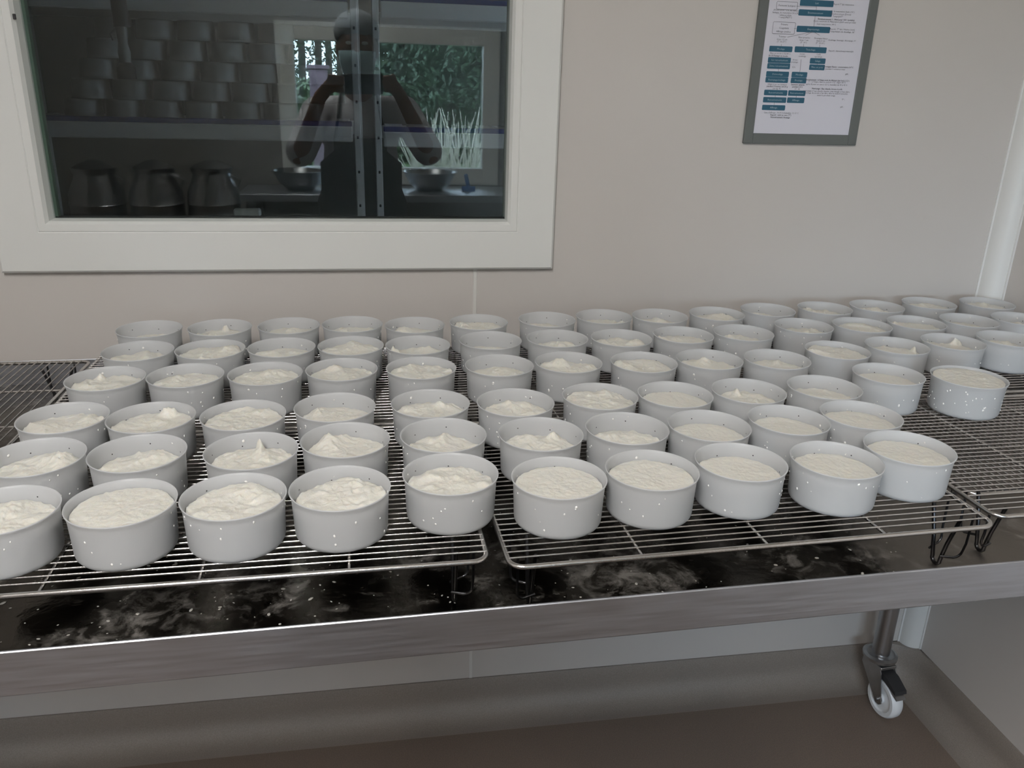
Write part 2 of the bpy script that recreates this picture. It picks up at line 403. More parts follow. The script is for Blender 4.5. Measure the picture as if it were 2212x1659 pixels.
# ------------------------------------------------------------------ draining table
TROT = 0.0247; TY = 0.698; TD = 0.885
ZT = 0.912; ZRIM = 0.958
tb = thing('draining_table', 'stainless steel draining table on castors with raised edges', 'table', (0, TY, 0), TROT)
tx0, tx1 = -1.05, 1.335
part('tray', MB().bbox(tx0+0.003, tx1-0.003, 0.003, TD-0.003, ZT-0.003, ZT, 0.0005), M['tray'], tb)
part('stiffener', MB().bbox(tx0+0.08, tx1-0.08, 0.10, 0.14, ZT-0.03, ZT-0.0035, 0.002), M['steel'], tb)
fp = [(0, ZRIM-0.001), (0.001, ZRIM), (0.0025, ZRIM), (0.003, ZRIM-0.001), (0.003, ZT-0.004), (0.02, ZT-0.0045), (0.02, ZT-0.006), (0.005, ZT-0.0062), (0.0032, ZT-0.0058), (0.0020, ZT-0.0040), (0.0017, ZT+0.0045), (0, ZT+0.0054)]
part('front_upstand', MB().prism(fp, 'x', tx0, tx1), M['steel'], tb)
part('rear_upstand', MB().prism([(TD-y, z) for y, z in fp], 'x', tx0, tx1), M['steel'], tb)
for e, sg in ((tx0, 1), (tx1, -1)):
    part('end_upstand', MB().box(min(e, e+sg*0.003), max(e, e+sg*0.003), 0.003, TD-0.003, ZT-0.03, ZRIM), M['steel'], tb)
LEGS = [(1.2385, 0.80, 4), (-0.93, 0.80, -12), (1.2385, 0.085, 20), (-0.93, 0.085, 8)]
def caster(parent, x, y, rot):
    c = thing('caster', None, None, (x, y, 0), math.radians(rot)); c.parent = parent
    zf = 0.152
    flange = MB().lathe([(0, zf-0.018), (0.030, zf-0.018), (0.040, zf-0.012), (0.041, zf-0.004), (0.034, zf), (0.030, zf-0.002), (0.024, zf), (0, zf)], 28)
    part('swivel_plate', flange, M['zinc'], c, smooth=50)
    wy = -0.045
    for s in (-1, 1):
        pts = [(0.028, 0.128), (-0.034, 0.128), (-0.040, 0.118), (wy-0.014, 0.044), (wy-0.006, 0.036), (wy+0.006, 0.036), (wy+0.014, 0.046), (0.030, 0.108)]
        part('fork_plate', MB().prism(pts, 'x', s*0.0215-0.0012, s*0.0215+0.0012), M['zinc'], c)
    part('fork_bridge', MB().bbox(-0.0227, 0.0227, -0.038, 0.030, 0.126, 0.1345, 0.0015), M['zinc'], c)
    wh = MB().lathe([(0.0001, -0.012), (0.012, -0.0185), (0.0125, -0.012), (0.034, -0.0105), (0.036, -0.0155), (0.045, -0.0155), (0.049, -0.010), (0.050, 0), (0.049, 0.010), (0.045, 0.0155), (0.036, 0.0155), (0.034, 0.0105), (0.0125, 0.012), (0.012, 0.0185), (0.0001, 0.012)], 40)
    wh.xf(Matrix.Translation((0, wy, 0.05)) @ Matrix.Rotation(math.pi/2, 4, 'Y'))
    part('wheel', wh, M['nylon'], c, smooth=40)
    part('axle_bolt', MB().tube([(-0.028, wy, 0.05), (0.028, wy, 0.05)], 0.0045, 10), M['tube'], c, smooth=40)
    bl = MB().prism([(-0.03, 0.122), (-0.055, 0.119), (-0.088, 0.102), (-0.090, 0.094), (-0.062, 0.100), (-0.034, 0.106)], 'x', -0.017, 0.017)
    part('brake_pedal', bl, M['blackp'], c)
    part('brake_tab', MB().prism([(-0.05, 0.098), (-0.084, 0.090), (-0.096, 0.082), (-0.094, 0.080), (-0.05, 0.094)], 'x', -0.013, 0.013), M['zinc'], c)
    return c
for lx, ly, rt in LEGS:
    part('leg', MB().lathe([(0, 0.150), (0.0215, 0.150), (0.0215, ZT-0.024), (0, ZT-0.024)], 28, (lx, ly, 0)), M['tube'], tb, smooth=40)
    caster(tb, lx, ly, rt)
part('cross_rail', MB().bbox(tx0+0.06, tx1-0.06, TD-0.11, TD-0.07, ZT-0.055, ZT-0.0255, 0.002), M['steel'], tb)

# ------------------------------------------------------------------ wire racks
RL, RD, HR = 0.588, 0.378, 0.0804
FR, WR, BR = 0.0030, 0.00115, 0.0019
def rrect(lx, ly, rc, z, seg=6):
    pts = []
    for cx, cy, a0 in ((lx-rc, ly-rc, 0), (-lx+rc, ly-rc, 90), (-lx+rc, -ly+rc, 180), (lx-rc, -ly+rc, 270)):
        for i in range(seg+1):
            a = math.radians(a0+90*i/seg); pts.append((cx+rc*math.cos(a), cy+rc*math.sin(a), z))
    return pts
NW = 30
wire_me = MB().tube([(-RL/2+0.0025, 0, 0), (0, 0, 0), (RL/2-0.0025, 0, 0)], WR, 6).mesh('wire', M['wire'], 60)
bar_me = MB().tube([(0, -RD/2+0.003, 0), (0, RD/2-0.003, 0)], BR, 6).mesh('cross_bar', M['wire'], 60)
fr_me = MB().tube(rrect(RL/2-FR, RD/2-FR, 0.016, -FR-0.0004), FR, 10, True).mesh('frame', M['wire'], 60)
def arc(c, p0, p1, n=5):
    c = Vector(c); p0 = Vector(p0); p1 = Vector(p1)
    return [((p0-c)*math.cos(math.pi/2*i/n) + (p1-c)*math.sin(math.pi/2*i/n)) + c for i in range(n+1)]
def leg_meshes(h):
    v = [(0, -0.024, h-0.004), (0, -0.012, h*0.45), (0, -0.0065, 0.010)]
    v += [(0, 0.0075*math.sin(a), 0.0105-0.0080*math.cos(a)) for a in [math.radians(t) for t in (-60, -30, 0, 30, 60)]]
    v += [(0, 0.0065, 0.010), (0, 0.012, h*0.45), (0, 0.024, h-0.004)]
    hair = MB().tube(v, 0.0025, 8)
    br = MB()
    for y in (-0.022, 0.022):
        g = [(0.019, y, h-0.004), (0.0185, y*0.95, h*0.5)] + arc((0.009, y*0.8, 0.028), (0.018, y*0.85, 0.028), (0.009, y*0.75, 0.019), 4) + [(-0.004, y*0.45, 0.018)]
        br.tube(g, 0.0016, 6)
    return hair.mesh('leg', M['legwire'], 60), br.mesh('leg_brace', M['legwire'], 60)
LEG_ME = leg_meshes(HR)
def rack(label, cx, cy, rz, z=ZT, h=HR, legs=True, group=None):
    t = thing('wire_rack', label, 'rack', (cx, cy, z), rz, group)
    link('frame', fr_me, t, (0, 0, h))
    y0 = -RD/2+0.0185
    for i in range(NW):
        y = y0 + i*(RD-0.037)/(NW-1)
        link('wire', wire_me, t, (0, y, h-WR))
    for k in (-1, 0, 1): link('cross_bar', bar_me, t, (k*RL/4, 0, h-2*WR-BR*0.8))
    if legs:
        for sx in (-1, 1):
            for sy in (-1, 1):
                l = link('leg', LEG_ME[0], t, (sx*(RL/2-0.034), sy*(RD/2-0.048), 0))
                b = link('leg_brace', LEG_ME[1], l)
                if sx < 0: b.scale = (-1, 1, 1)
    else:
        for sx in (-1, 1):
            f = MB().tube([(sx*RL/2*0.8, -RD/2+0.02, h-0.008), (sx*RL/2*0.8, -RD/2+0.02, 0.0016), (sx*RL/2*0.8, RD/2-0.02, 0.0016), (sx*RL/2*0.8, RD/2-0.02, h-0.008)], 0.0016, 6)
            part('folded_leg', f, M['legwire'], t)
    return t
def rack_at(label, fx0, fy, rz, ev=0, **k):   # front-left corner of the rack on the ground plan
    c = Vector((RL/2, RD/2, 0)); c.rotate(Matrix.Rotation(rz, 3, 'Z'))
    return rack(label, fx0+c.x, fy+c.y, rz, **k)
rack_at('wire rack along the tray front, end nearest the rotated rack', -0.478, 0.7295, 0.015)
rack_at('wire rack along the tray front, between the two other front racks', 0.1260, 0.7215, 0.036)
rack_at('wire rack at the corner-post end of the tray front, holding one overfull mould', 0.7225, 0.7615, 0.022)
rack_at('wire rack by the wall below the window, beside the rotated rack', -0.485, 1.1135, 0.015)
rack_at('wire rack by the wall across the panel seam, middle of three', 0.1190, 1.1105, 0.036)
rack_at('wire rack by the wall in the white corner-post end', 0.7125, 1.153, 0.022)
rack('bare wire rack turned crosswise with no moulds on it', -0.491-RD/2, 1.458-RL/2, math.pi/2+0.01)
rack('low wire rack lying crosswise under the corner-post racks', 0.80+RD/2, 0.905+RL/2, math.pi/2+0.02, h=0.033, legs=False)
ZRACK = ZT+HR

# ------------------------------------------------------------------ cheese moulds and curd
ROWS = {
    6: [(-394,1458,24), (-276,1459,18), (-158,1463,18), (-46,1465,20), (66,1452,20), (185,1464,14), (317,1474,23), (432,1487,19), (544,1484,19), (665,1493,16), (785,1517,23), (913,1522,16), (1036,1531,17), (1169,1548,12), (1303,1541,12)],
    5: [(-381,1331,18), (-270,1331,10), (-158,1333,17), (-46,1334,12), (65,1329,20), (191,1347,25), (310,1350,22), (425,1344,16), (544,1355,16), (662,1360,21), (800,1397,17), (920,1395,12), (1041,1403,12), (1162,1411,18), (1281,1415,20)],
    4: [(-393,1200,13), (-283,1204,14), (-169,1203,11), (-57,1213,13), (64,1210,12), (187,1212,20), (300,1218,14), (423,1209,13), (537,1214,16), (652,1206,18), (783,1245,9), (907,1262,17), (1028,1276,16), (1149,1286,19)],
    3: [(-402,1051,15), (-293,1042,13), (-178,1039,11), (-61,1056,19), (68,1058,18), (186,1051,19), (311,1064,10), (423,1061,14), (538,1065,19), (662,1070,20), (799,1119,16), (919,1089,2)],
    2: [(-394,931,20), (-282,931,22), (-153,924,18), (-44,945,18), (77,948,23), (200,939,23), (316,946,24), (428,944,17), (545,953,17), (656,960,14)],
    1: [(-380,803,15), (-267,807,8), (-156,809,13), (-46,816,16), (76,838,15), (197,815,10), (309,823,11), (423,833,16), (543,826,14), (655,849,12)],
}
# curd features: (row, column): [(bearing deg, radius share, height mm, spread mm)]
FEAT = {
    (4,1): [(118,.66,11,4),(150,.7,4,12)], (3,2): [(72,.80,13,7),(80,.9,8,4)], (2,3): [(78,.62,17,5),(60,.5,8,14)], (5,5): [(165,.85,13,7),(60,.8,4,5)],
    (2,4): [(128,.75,11,11),(100,.8,6,8)], (2,1): [(55,.6,11,17)], (4,13): [(45,.8,15,6),(160,.8,6,9)], (4,11): [(165,.9,9,14),(120,.9,5,14)],
    (5,2): [(40,.7,9,14)], (3,6): [(95,.7,8,8),(60,.7,5,10)], (2,5): [(85,.72,10,9),(110,.8,4,6)], (4,7): [(110,.6,10,11)], (3,7): [(62,.75,8,9)],
    (1,4): [(55,.7,7,22)], (2,6): [(55,.85,9,7),(100,.7,4,18)], (5,13): [(150,.8,9,9)], (3,9): [(92,.75,10,5),(45,.7,4,9)], (6,2): [(85,.75,9,5)],
    (6,6): [(140,.75,7,13)], (6,5): [(130,.75,7,11)], (6,8): [(150,.85,7,7),(20,.9,6,5)], (6,9): [(70,.7,6,8),(150,.7,3,8)], (4,9): [(85,.5,9,11)],
    (4,8): [(140,.7,6,14),(45,.7,4,9)], (5,8): [(145,.7,7,12),(30,.7,6,12)], (5,10): [(105,.7,8,6)], (5,9): [(160,.8,7,10)], (5,11): [(165,.9,7,5),(35,.8,5,7)],
    (4,4): [(110,.75,7,9)], (4,5): [(115,.75,6,12)], (4,3): [(70,.7,5,16)], (4,2): [(125,.6,6,9)], (3,5): [(60,.7,5,13),(140,.8,4,9)], (3,3): [(60,.8,5,12)],
    (5,1): [(90,.7,6,16)], (4,12): [(15,.9,9,4)], (4,10): [(60,.7,7,7)], (3,4): [(130,.8,5,9)], (2,2): [(80,.6,5,18)], (1,3): [(80,.75,5,17)], (3,10): [(140,.8,5,12)],
    (5,12): [(60,.7,4,14)], (6,1): [(50,.7,5,14)], (6,13): [(60,.8,5,10)], (3,1): [(60,.7,3,18)], (2,7): [(90,.6,4,16)], (5,14): [(150,.8,5,10)],
}
HM = 0.054
def mold_profile():
    o = [(0.0, 0.0), (0.0455, 0.0), (0.0482, 0.0010), (0.0498, 0.0034), (0.0503, 0.0065), (0.0519, 0.0430), (0.0522, 0.0460), (0.0527, 0.0485), (0.0535, 0.0508), (0.0543, 0.0526), (0.0545, 0.0533), (0.0543, 0.0538),
         (0.0538, 0.0540), (0.0532, 0.0537), (0.0522, 0.0515), (0.0514, 0.0490), (0.0508, 0.0462), (0.0505, 0.0430), (0.0489, 0.0068), (0.0482, 0.0042), (0.0468, 0.0026), (0.0450, 0.0018), (0.0, 0.0018)]
    return o
mold_me = MB().lathe(mold_profile(), 64).mesh('shell', M['poly'], 60)
def holes_mesh(seed):
    rnd = random.Random(seed); m = MB()
    for k in range(7):
        a = 2*math.pi*k/7 + 0.3; z = 0.0400 + (0.002 if k % 2 else -0.002)
        for r in (0.0505,):
            rr = r - (0.0505-0.0489)*(0.045-z)/0.0382 + (-0.00012 if r < 0.051 else 0.00012)
            c = Vector((rr*math.cos(a), rr*math.sin(a), z)); u = Vector((-math.sin(a), math.cos(a), 0)); w = Vector((0, 0, 1))
            s = 0.0009
            m.add([c+u*s*math.cos(t)+w*s*math.sin(t) for t in [math.pi/3*i for i in range(6)]], [tuple(range(6))])
    return m.mesh('drain_hole', M['hole'])
hole_me = [holes_mesh(i) for i in range(3)]
def specks_mesh(seed, n):
    rnd = random.Random(seed); m = MB()
    for k in range(n):
        a = rnd.uniform(0, 2*math.pi); z = rnd.uniform(0.006, 0.046); r = 0.0503+(z-0.0065)*0.044
        s = rnd.uniform(0.0007, 0.0014)*(1.5 if rnd.random() < 0.15 else 1)
        b = MB().ball((0, 0, 0), (s*0.5, s, s*rnd.uniform(0.8, 1.5)), 6, 4)
        b.xf(Matrix.Translation((r*math.cos(a), r*math.sin(a), z)) @ Matrix.Rotation(a, 4, 'Z'))
        m.add(b.v, b.f)
    for k in range(max(2, n//5)):     # smears on the inside of the rim
        a = rnd.uniform(0, 2*math.pi); z = rnd.uniform(0.040, 0.049); r = 0.0489+(z-0.0068)*0.042
        s = rnd.uniform(0.0006, 0.0018)
        b = MB().ball((0, 0, 0), (s*0.35, s*rnd.uniform(0.7, 1.6), s*rnd.uniform(0.6, 1.4)), 7, 4)
        b.xf(Matrix.Translation((r*math.cos(a), r*math.sin(a), z)) @ Matrix.Rotation(a, 4, 'Z') @ Matrix.Rotation(rnd.uniform(0, 3), 4, 'X'))
        m.add(b.v, b.f)
    me = m.mesh('curd_speck', M['speck'], 179); return me
speck_me = [specks_mesh(50+i, 16) for i in range(6)]; speck_wet = specks_mesh(99, 60)
def curd_mesh(row, col, depth, seed, scale=1.0):
    rnd = random.Random(seed); top = HM-0.0008-depth
    nr, ns = 26, 96
    smooth = (row == 1 and col in (2, 6, 7, 8, 9, 10)) or (row == 2 and col >= 8) or (row == 3 and col in (8, 11, 12))
    amp = 0.0013 if smooth else 0.0030
    feats = [(math.radians(a), q, h/1000, s/1000) for a, q, h, s in FEAT.get((row, col), [])]
    if not feats and not smooth:
        feats = [(math.radians(rnd.uniform(30, 150)), rnd.uniform(.5, .85), rnd.uniform(.002, .005), rnd.uniform(.007, .014)) for _ in range(2)]
    for _ in range(5 if smooth else 16):     # small lumps left by the ladle
        feats.append((rnd.uniform(0, 6.28), rnd.uniform(.3, .97), rnd.uniform(.0006, .0020)*(0.7 if smooth else 1.25), rnd.uniform(.0022, .006)))
    ri = lambda z: 0.0489+(z-0.0068)*(0.0505-0.0489)/0.0382-0.0004
    off = Vector((seed*3.7 % 100, seed*1.3 % 50, 0))
    vs = []; fs = []
    def height(x, y, q):
        p = Vector((x, y, 0))
        z = noise.fractal(p*28+off, 0.9, 2.2, 4)*amp + noise.fractal(p*150+off*2, 0.8, 2.0, 3)*0.0007 + noise.noise(p*420+off)*0.0003
        for a, fq, h, s in feats:
            cx, cy = fq*0.049*math.cos(a), fq*0.049*math.sin(a)
            wx = x+0.0022*noise.noise(p*130+off)+0.0009*noise.noise(p*380+off); wy = y+0.0022*noise.noise(p*130-off)+0.0009*noise.noise(p*380-off)
            ca, sa = math.cos(a*2.3+seed), math.sin(a*2.3+seed)
            ux, uy = (wx-cx)*ca+(wy-cy)*sa, (wy-cy)*ca-(wx-cx)*sa
            d2 = (ux*ux*0.55+uy*uy*1.7)/(s*s)
            if d2 < 14:
                z += h*math.exp(-d2*0.8)*(1+0.35*noise.noise(p*200+off))
        z -= 0.0008*q**6
        if q > 0.72: z += (q-0.72)/0.28*(0.5 if smooth else 1.0)*0.0016*noise.fractal(p*120+off*3, 0.7, 2.2, 4)
        return z
    for i in range(1, nr+1):
        q = (i/nr)**0.85
        for k in range(ns):
            a = 2*math.pi*k/ns
            x0, y0 = 0.0496*q*math.cos(a), 0.0496*q*math.sin(a)
            z = min(top+height(x0, y0, q), HM+0.0035 if q < 0.95 else HM-0.0008)
            r = ri(min(z, 0.045))*q
            if i == nr: r -= 0.0005*(1+noise.noise(Vector((x0, y0, 3))*260+off))
            vs.append((r*math.cos(a), r*math.sin(a), z))
    for zb in (top*0.55, 0.0072):
        for k in range(ns):
            a = 2*math.pi*k/ns; r = ri(zb); vs.append((r*math.cos(a), r*math.sin(a), zb))
    for k in range(ns):
        a = 2*math.pi*k/ns; vs.append((0.0455*math.cos(a), 0.0455*math.sin(a), 0.0030))
    R_ = nr+3
    for i in range(R_-1):
        for k in range(ns):
            fs.append((i*ns+k, (i+1)*ns+k, (i+1)*ns+(k+1) % ns, i*ns+(k+1) % ns))
    c = len(vs); vs.append((0, 0, top+height(0, 0, 0))); c2 = len(vs); vs.append((0, 0, 0.0030))
    for k in range(ns):
        fs.append((c, k, (k+1) % ns)); fs.append((c2, (R_-1)*ns+(k+1) % ns, (R_-1)*ns+k))
    return MB().add(vs, fs).mesh('cheese_curd', M['curd'], 75)
ORD = ['first', 'second', 'third', 'fourth', 'fifth', 'sixth', 'seventh', 'eighth', 'ninth', 'tenth', 'eleventh', 'twelfth', 'thirteenth', 'fourteenth', 'fifteenth']
ROWN = {6: 'row along the wall', 5: 'second row from the wall', 4: 'third row from the wall', 3: 'fourth row from the wall', 2: 'row behind the front row', 1: 'front row by the table edge'}
rnd = random.Random(5)
for row in (6, 5, 4, 3, 2, 1):
    n = len(ROWS[row])
    for i, (x, y, dmm) in enumerate(ROWS[row]):
        col = i+1; sd = row*100+col
        place = '%s of the %s, counted from corner post' % (ORD[n-col], ROWN[row])
        full = (row, col) == (3, 12)
        if full: lab, labc = 'translucent mould standing apart, streaked outside and filled to its brim', 'smooth curd filling the lone mould right up to its brim'
        else: lab, labc = 'cheese mould, '+place, 'curd in mould, '+place
        s = 1.03 if full else 1.0
        rz = rnd.uniform(0, 6.28)
        o = thing('cheese_mold', lab, 'mould', (x/1000, y/1000, ZRACK+0.0002), rz, 'translucent cheese moulds on the racks')
        o.scale = (s, s, s)
        link('shell', mold_me, o)
        h = link('drain_hole', hole_me[sd % 3], o); h['kind'] = 'stuff'
        k = link('curd_speck', speck_wet if full else speck_me[sd % 6], o); k['kind'] = 'stuff'
        c = link('cheese_curd', curd_mesh(row, col, dmm/1000.0, sd), None, (x/1000, y/1000, ZRACK+0.0002))
        c.scale = (s, s, s)
        tag(c, labc, 'curd', 'portions of fresh curd in the moulds')

# crumbs of curd on the wet tray
cm = MB(); rnd = random.Random(11)
k = 0
while k < 420:
    x = rnd.uniform(-0.75, 0.80); y = rnd.uniform(0.02, 0.30)
    dens = 0.5+0.5*noise.noise(Vector((x*14, y*14, 1.5)))
    if rnd.random() > dens**2.2*1.6 or (x > 0.6 and rnd.random() < 0.7): continue
    s = rnd.choice((0.0006, 0.0008, 0.0011, 0.0016)) * rnd.uniform(0.7, 1.4)
    b = MB().ball((0, 0, 0), (s*rnd.uniform(0.9, 2.2), s, s*0.35), 6, 4)
    b.xf(Matrix.Translation((x, y, ZT+s*0.2)) @ Matrix.Rotation(rnd.uniform(0, 3.1), 4, 'Z'))
    cm.add(b.v, b.f); k += 1
cr_ = part('curd_crumbs', cm, M['crumb'], smooth=179, loc=(0, TY, 0), rz=TROT)
tag(cr_, 'small pale curd crumbs scattered on the wet dark tray', 'crumbs', kind='stuff')

# ------------------------------------------------------------------ framed flow chart on the wall
DX0, DX1, DZ0 = 0.736, 0.982, 1.46-0.096
DZ1 = DZ0+0.335; PX0, PX1, PZ0 = 0.754, 0.964, 1.46-0.077; PZ1 = PZ0+0.297
doc = thing('framed_chart', 'printed flow chart of teal boxes in a grey frame on the wall', 'chart', (0, 0, 0))
YF = W-0.008
for q in ((DX0, PX0+0.001, DZ0, DZ1), (PX1-0.001, DX1, DZ0, DZ1), (PX0+0.001, PX1-0.001, DZ0, PZ0+0.001), (PX0+0.001, PX1-0.001, PZ1-0.001, DZ1)):
    part('frame_bar', MB().bbox(q[0], q[1], YF, W-0.0002, q[2], q[3], 0.0012), M['greyp'], doc)
YP = W-0.0045
part('paper', MB().box(PX0, PX1, YP, W-0.0005, PZ0, PZ1), M['paper'], doc)
def D(zx, zy):                    # crop pixel of the chart -> point on the paper plane
    p = at_y(1560+zx/5.027, zy/5.027, YP); return p.x, p.z
def text(s, x, z, size, m, align='CENTER', name='text_line', bold=False):
    cu = bpy.data.curves.new('t', 'FONT'); cu.body = s; cu.size = size; cu.align_x = align; cu.align_y = 'CENTER'
    cu.resolution_u = 1
    if bold: cu.offset = size*0.018
    ob = bpy.data.objects.new('t', cu); C.objects.link(ob)
    dg = bpy.context.evaluated_depsgraph_get()
    me = bpy.data.meshes.new_from_object(ob.evaluated_get(dg)); bpy.data.objects.remove(ob); bpy.data.curves.remove(cu)
    me.materials.clear(); me.materials.append(m)
    o = link(name, me, doc, (x, YP-0.0005, z)); o.rotation_euler = (math.pi/2, 0, 0)
    return o
SC = 0.2115/1048.0*1.0            # metres per crop pixel on the paper
def rbox(cx, cz, w, h, r, y0, y1):
    pts = []
    for sx, sz, a0 in ((1, 1, 0), (-1, 1, 90), (-1, -1, 180), (1, -1, 270)):
        for i in range(4):
            a = math.radians(a0+30*i); pts.append((cx+sx*(w/2-r)+r*math.cos(a), cz+sz*(h/2-r)+r*math.sin(a)))
    return MB().prism(pts, 'y', y0, y1)
BOX = [(1028,36,345,54,'Lait'), (1012,142,345,54,'Ensemencement'), (990,320,345,54,'Emprésurage'), (637,532,238,50,'Moulage'), (960,541,332,52,'Tranchage'),
       (621,654,236,50,'1er retournement'), (613,718,236,50,'2ème retournement'), (601,806,236,50,'Démoulage'), (593,868,236,50,'Ressuyage/séchage'),
       (838,812,163,50,'Moulage'), (829,874,163,50,'Pressage'), (1037,663,163,50,'Salage'), (1029,731,163,50,'Mise en pots'),
       (581,1007,243,50,'Retournements'), (570,1085,243,50,'Retournements'), (558,1169,243,48,'Affinage'), (810,1012,182,50,'Retournement'), (798,1089,182,50,'Affinage')]
for zx, zy, w, h, s in BOX:
    x, z = D(zx, zy)
    part('chart_box', rbox(x, z, w*SC, h*SC*1.02, 0.0016, YP-0.0003, YP), M['teal'], doc)
    text(s, x, z, 0.0048, M['inkw'])
def outline(zx, zy, w, h, lines):
    x, z = D(zx, zy); w *= SC; h *= SC
    pts = rrect(w/2, h/2, 0.0022, 0, 3)
    part('chart_outline', MB().tube([(x+p[0], YP-0.0001, z+p[1]) for p in pts], 0.00035, 4, True), M['ink'], doc)
    for i, s in enumerate(lines): text(s, x, z+(len(lines)-1)*0.0032-i*0.0064, 0.0046, M['ink'])
outline(704, 62, 212, 68, ['Ferments lactiques'])
outline(670, 305, 228, 104, ['Présure', 'Coagulants', 'Affinage croûtes'])
def ln(*pts):
    q = [D(*p) for p in pts]
    part('chart_line', MB().tube([(x, YP-0.0001, z) for x, z in q], 0.00035, 4), M['ink'], doc)
ln((1026,66),(1019,112)); ln((808,68),(1024,78)); ln((1010,172),(994,290)); ln((780,311),(818,312)); ln((980,345),(708,404)); ln((984,345),(905,384)); ln((990,345),(1058,384))
ln((643,480),(639,506)); ln((884,478),(882,514)); ln((1060,486),(1056,516)); ln((858,645),(842,788)); ln((624,680),(621,692)); ln((614,744),(610,780)); ln((1034,690),(1032,706))
ln((578,1034),(574,1060)); ln((566,1112),(562,1146)); ln((806,1038),(803,1064))
TXT = [(692,112,'(Acidification, 12 h, de culture',0), (690,140,'lactique, de maturation 20 à 24)',0), (688,166,'selon produits',0), (684,190,'+ temps/Ph/T°C',0),
       (1320,50,'Report T°/ph maturation',0), (1308,128,'T° de maturation (Lait à 36°)',0), (1290,155,'Ensemencement (Direct)',0), (1255,180,'Temps/ph/T°',0),
       (1238,214,'Ensemencement 1 : 30ml pour 100 l (soluble)',1), (1222,238,'Durée minimum de Maturation (2h30 selon produit)',0), (1130,265,'Suivi température 34°C',0),
       (1305,320,'Report : T° lait / Heures (suivi)',0), (1305,347,'Température de décaillage, 36°',0), (652,398,'Tommes',0), (648,428,'Grain 1/2 cm',0), (644,453,'(T° 36-37°)',0),
       (890,408,'Pâtes pressées',0), (886,436,'Grain 1 cm',0), (882,462,'(T° 36°)',0), (1072,418,'Fromages blancs',0), (1068,444,'Grain 3 cm',0), (1064,470,'(T° 30-34°)',0),
       (1302,440,'Soutirage, brassage, découpage 10\'',0), (1290,556,'Report : durée/température/ph',0), (630,582,'Mise en moule à 32/34°C',0), (608,606,'2h 10 Passage en moule',1),
       (868,586,'Serum',0), (870,611,'soutirage',0), (1046,592,'Caillé',0), (1044,616,'égouttage',0), (790,650,'30 mn',0), (786,674,'pressage',0), (774,730,'12 h',0),
       (1262,728,'Fromages blancs : conservation à 4°C',1), (1226,752,'pendant 3 semaines maxi',0), (1355,806,'pH :',1), (598,916,'Salage à sec ou saumure',0), (596,939,'pendant 2 heures, sel 20 g',1), (592,962,'par kg, 4h',0),
       (820,920,'Saumure saturée',1), (816,944,'pendant 24 h',1), (812,968,'18°, 4h',0), (1138,872,'Retournement : à l\'étape sont de 4h/jour (par lot) à 12 h',1),
       (1138,893,'T° : à l\'étape, dans le séchoir à 12°, hygro 85 %',0), (1134,920,'après 8 jours en cave à 12°C, humidité de 90 à 95 %',0), (1138,966,'Nettoyage : Eau chaude, brosse à poils',1),
       (1134,992,'nettoyage à l\'eau chaude, bassine, puis rinçage à l\'eau claire',0), (1132,1014,'séchage du moule à l\'air libre dans le séchoir à moules',0), (1128,1037,'avant le prochain usage',0),
       (1314,1083,'T° :',1), (1300,1162,'pH :',1), (640,1226,'Cave d\'affinage : 90-95 % humidité, 12-13°C',0), (636,1250,'Report : suivi en cave (T°)',1), (630,1275,'Retournement / frottage',1)]
for zx, zy, s, b in TXT:
    x, z = D(zx, zy); text(s, x, z, 0.0042, M['ink'], bold=bool(b))

# ------------------------------------------------------------------ the room behind the pane: shelving and stacked moulds
YF2 = 3.55
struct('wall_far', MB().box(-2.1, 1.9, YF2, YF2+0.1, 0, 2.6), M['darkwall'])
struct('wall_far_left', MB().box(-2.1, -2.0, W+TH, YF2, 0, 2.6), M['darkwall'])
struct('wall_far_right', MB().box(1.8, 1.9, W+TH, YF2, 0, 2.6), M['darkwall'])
struct('floor_far', MB().box(-2.1, 1.9, W+TH+0.001, YF2, -0.1, 0), M['resin'])
struct('ceiling_far', MB().box(-2.1, 1.9, W+TH+0.001, YF2, 2.5, 2.6), M['ceiling'])
YS = 2.60
def shelving(label, x0, x1, zs, perf):
    t = thing('shelving_unit', label, 'shelf', (0, 0, 0))
    for x in (x0, x1):
        for y in (YS, YS+0.40):
            u = part('upright', MB().bbox(x-0.010, x+0.010, y-0.014, y+0.014, 0, 2.1, 0.002), M['shelfw'], t)
            if y == YS:
                hm = MB()
                for i in range(20): hm.box(x-0.003, x+0.003, y-0.0147, y-0.0141, 0.1+i*0.1, 0.108+i*0.1)
                part('slot', hm, M['hole'], u)['kind'] = 'stuff'
    for z in zs:
        part('shelf_rail', MB().bbox(x0+0.015, x1-0.015, YS-0.012, YS+0.012, z-0.05, z-0.006, 0.003), M['shelfw'], t)
        part('shelf_rail', MB().bbox(x0+0.015, x1-0.015, YS+0.39, YS+0.41, z-0.05, z-0.006, 0.003), M['shelfw'], t)
        part('blue_clip_rail', MB().bbox(x0+0.016, x1-0.016, YS-0.006, YS+0.02, z-0.006, z+0.008, 0.002), M['shelfb'], t)
        k = int((x1-x0-0.04)/0.07)
        for i in range(k):
            xs = x0+0.02+i*(x1-x0-0.04)/k
            part('shelf_slat', MB().box(xs+0.004, xs+0.062, YS+0.022, YS+0.388, z-0.012, z+0.0), M['shelfw'], t)
    return t
zl = at_y(500, 279, YS).z; zu = at_y(500, 14, YS).z
shelving('white shelving bay with blue rails holding stacked moulds behind the pane', -1.05, -0.043, [zl+0.02, zu+0.03, 0.35], 0)
shelving('empty white shelving bay with blue rails behind the pane', 0.018, 0.95, [at_y(900, 296, YS).z+0.02, at_y(960, 28, YS).z+0.03, 0.35], 1)
M['poly_shaded'] = poly_mat('shaded_polyethylene', (0.36, 0.365, 0.365), 0.2)  # milky mould plastic again, with the far room's shade put into the colour
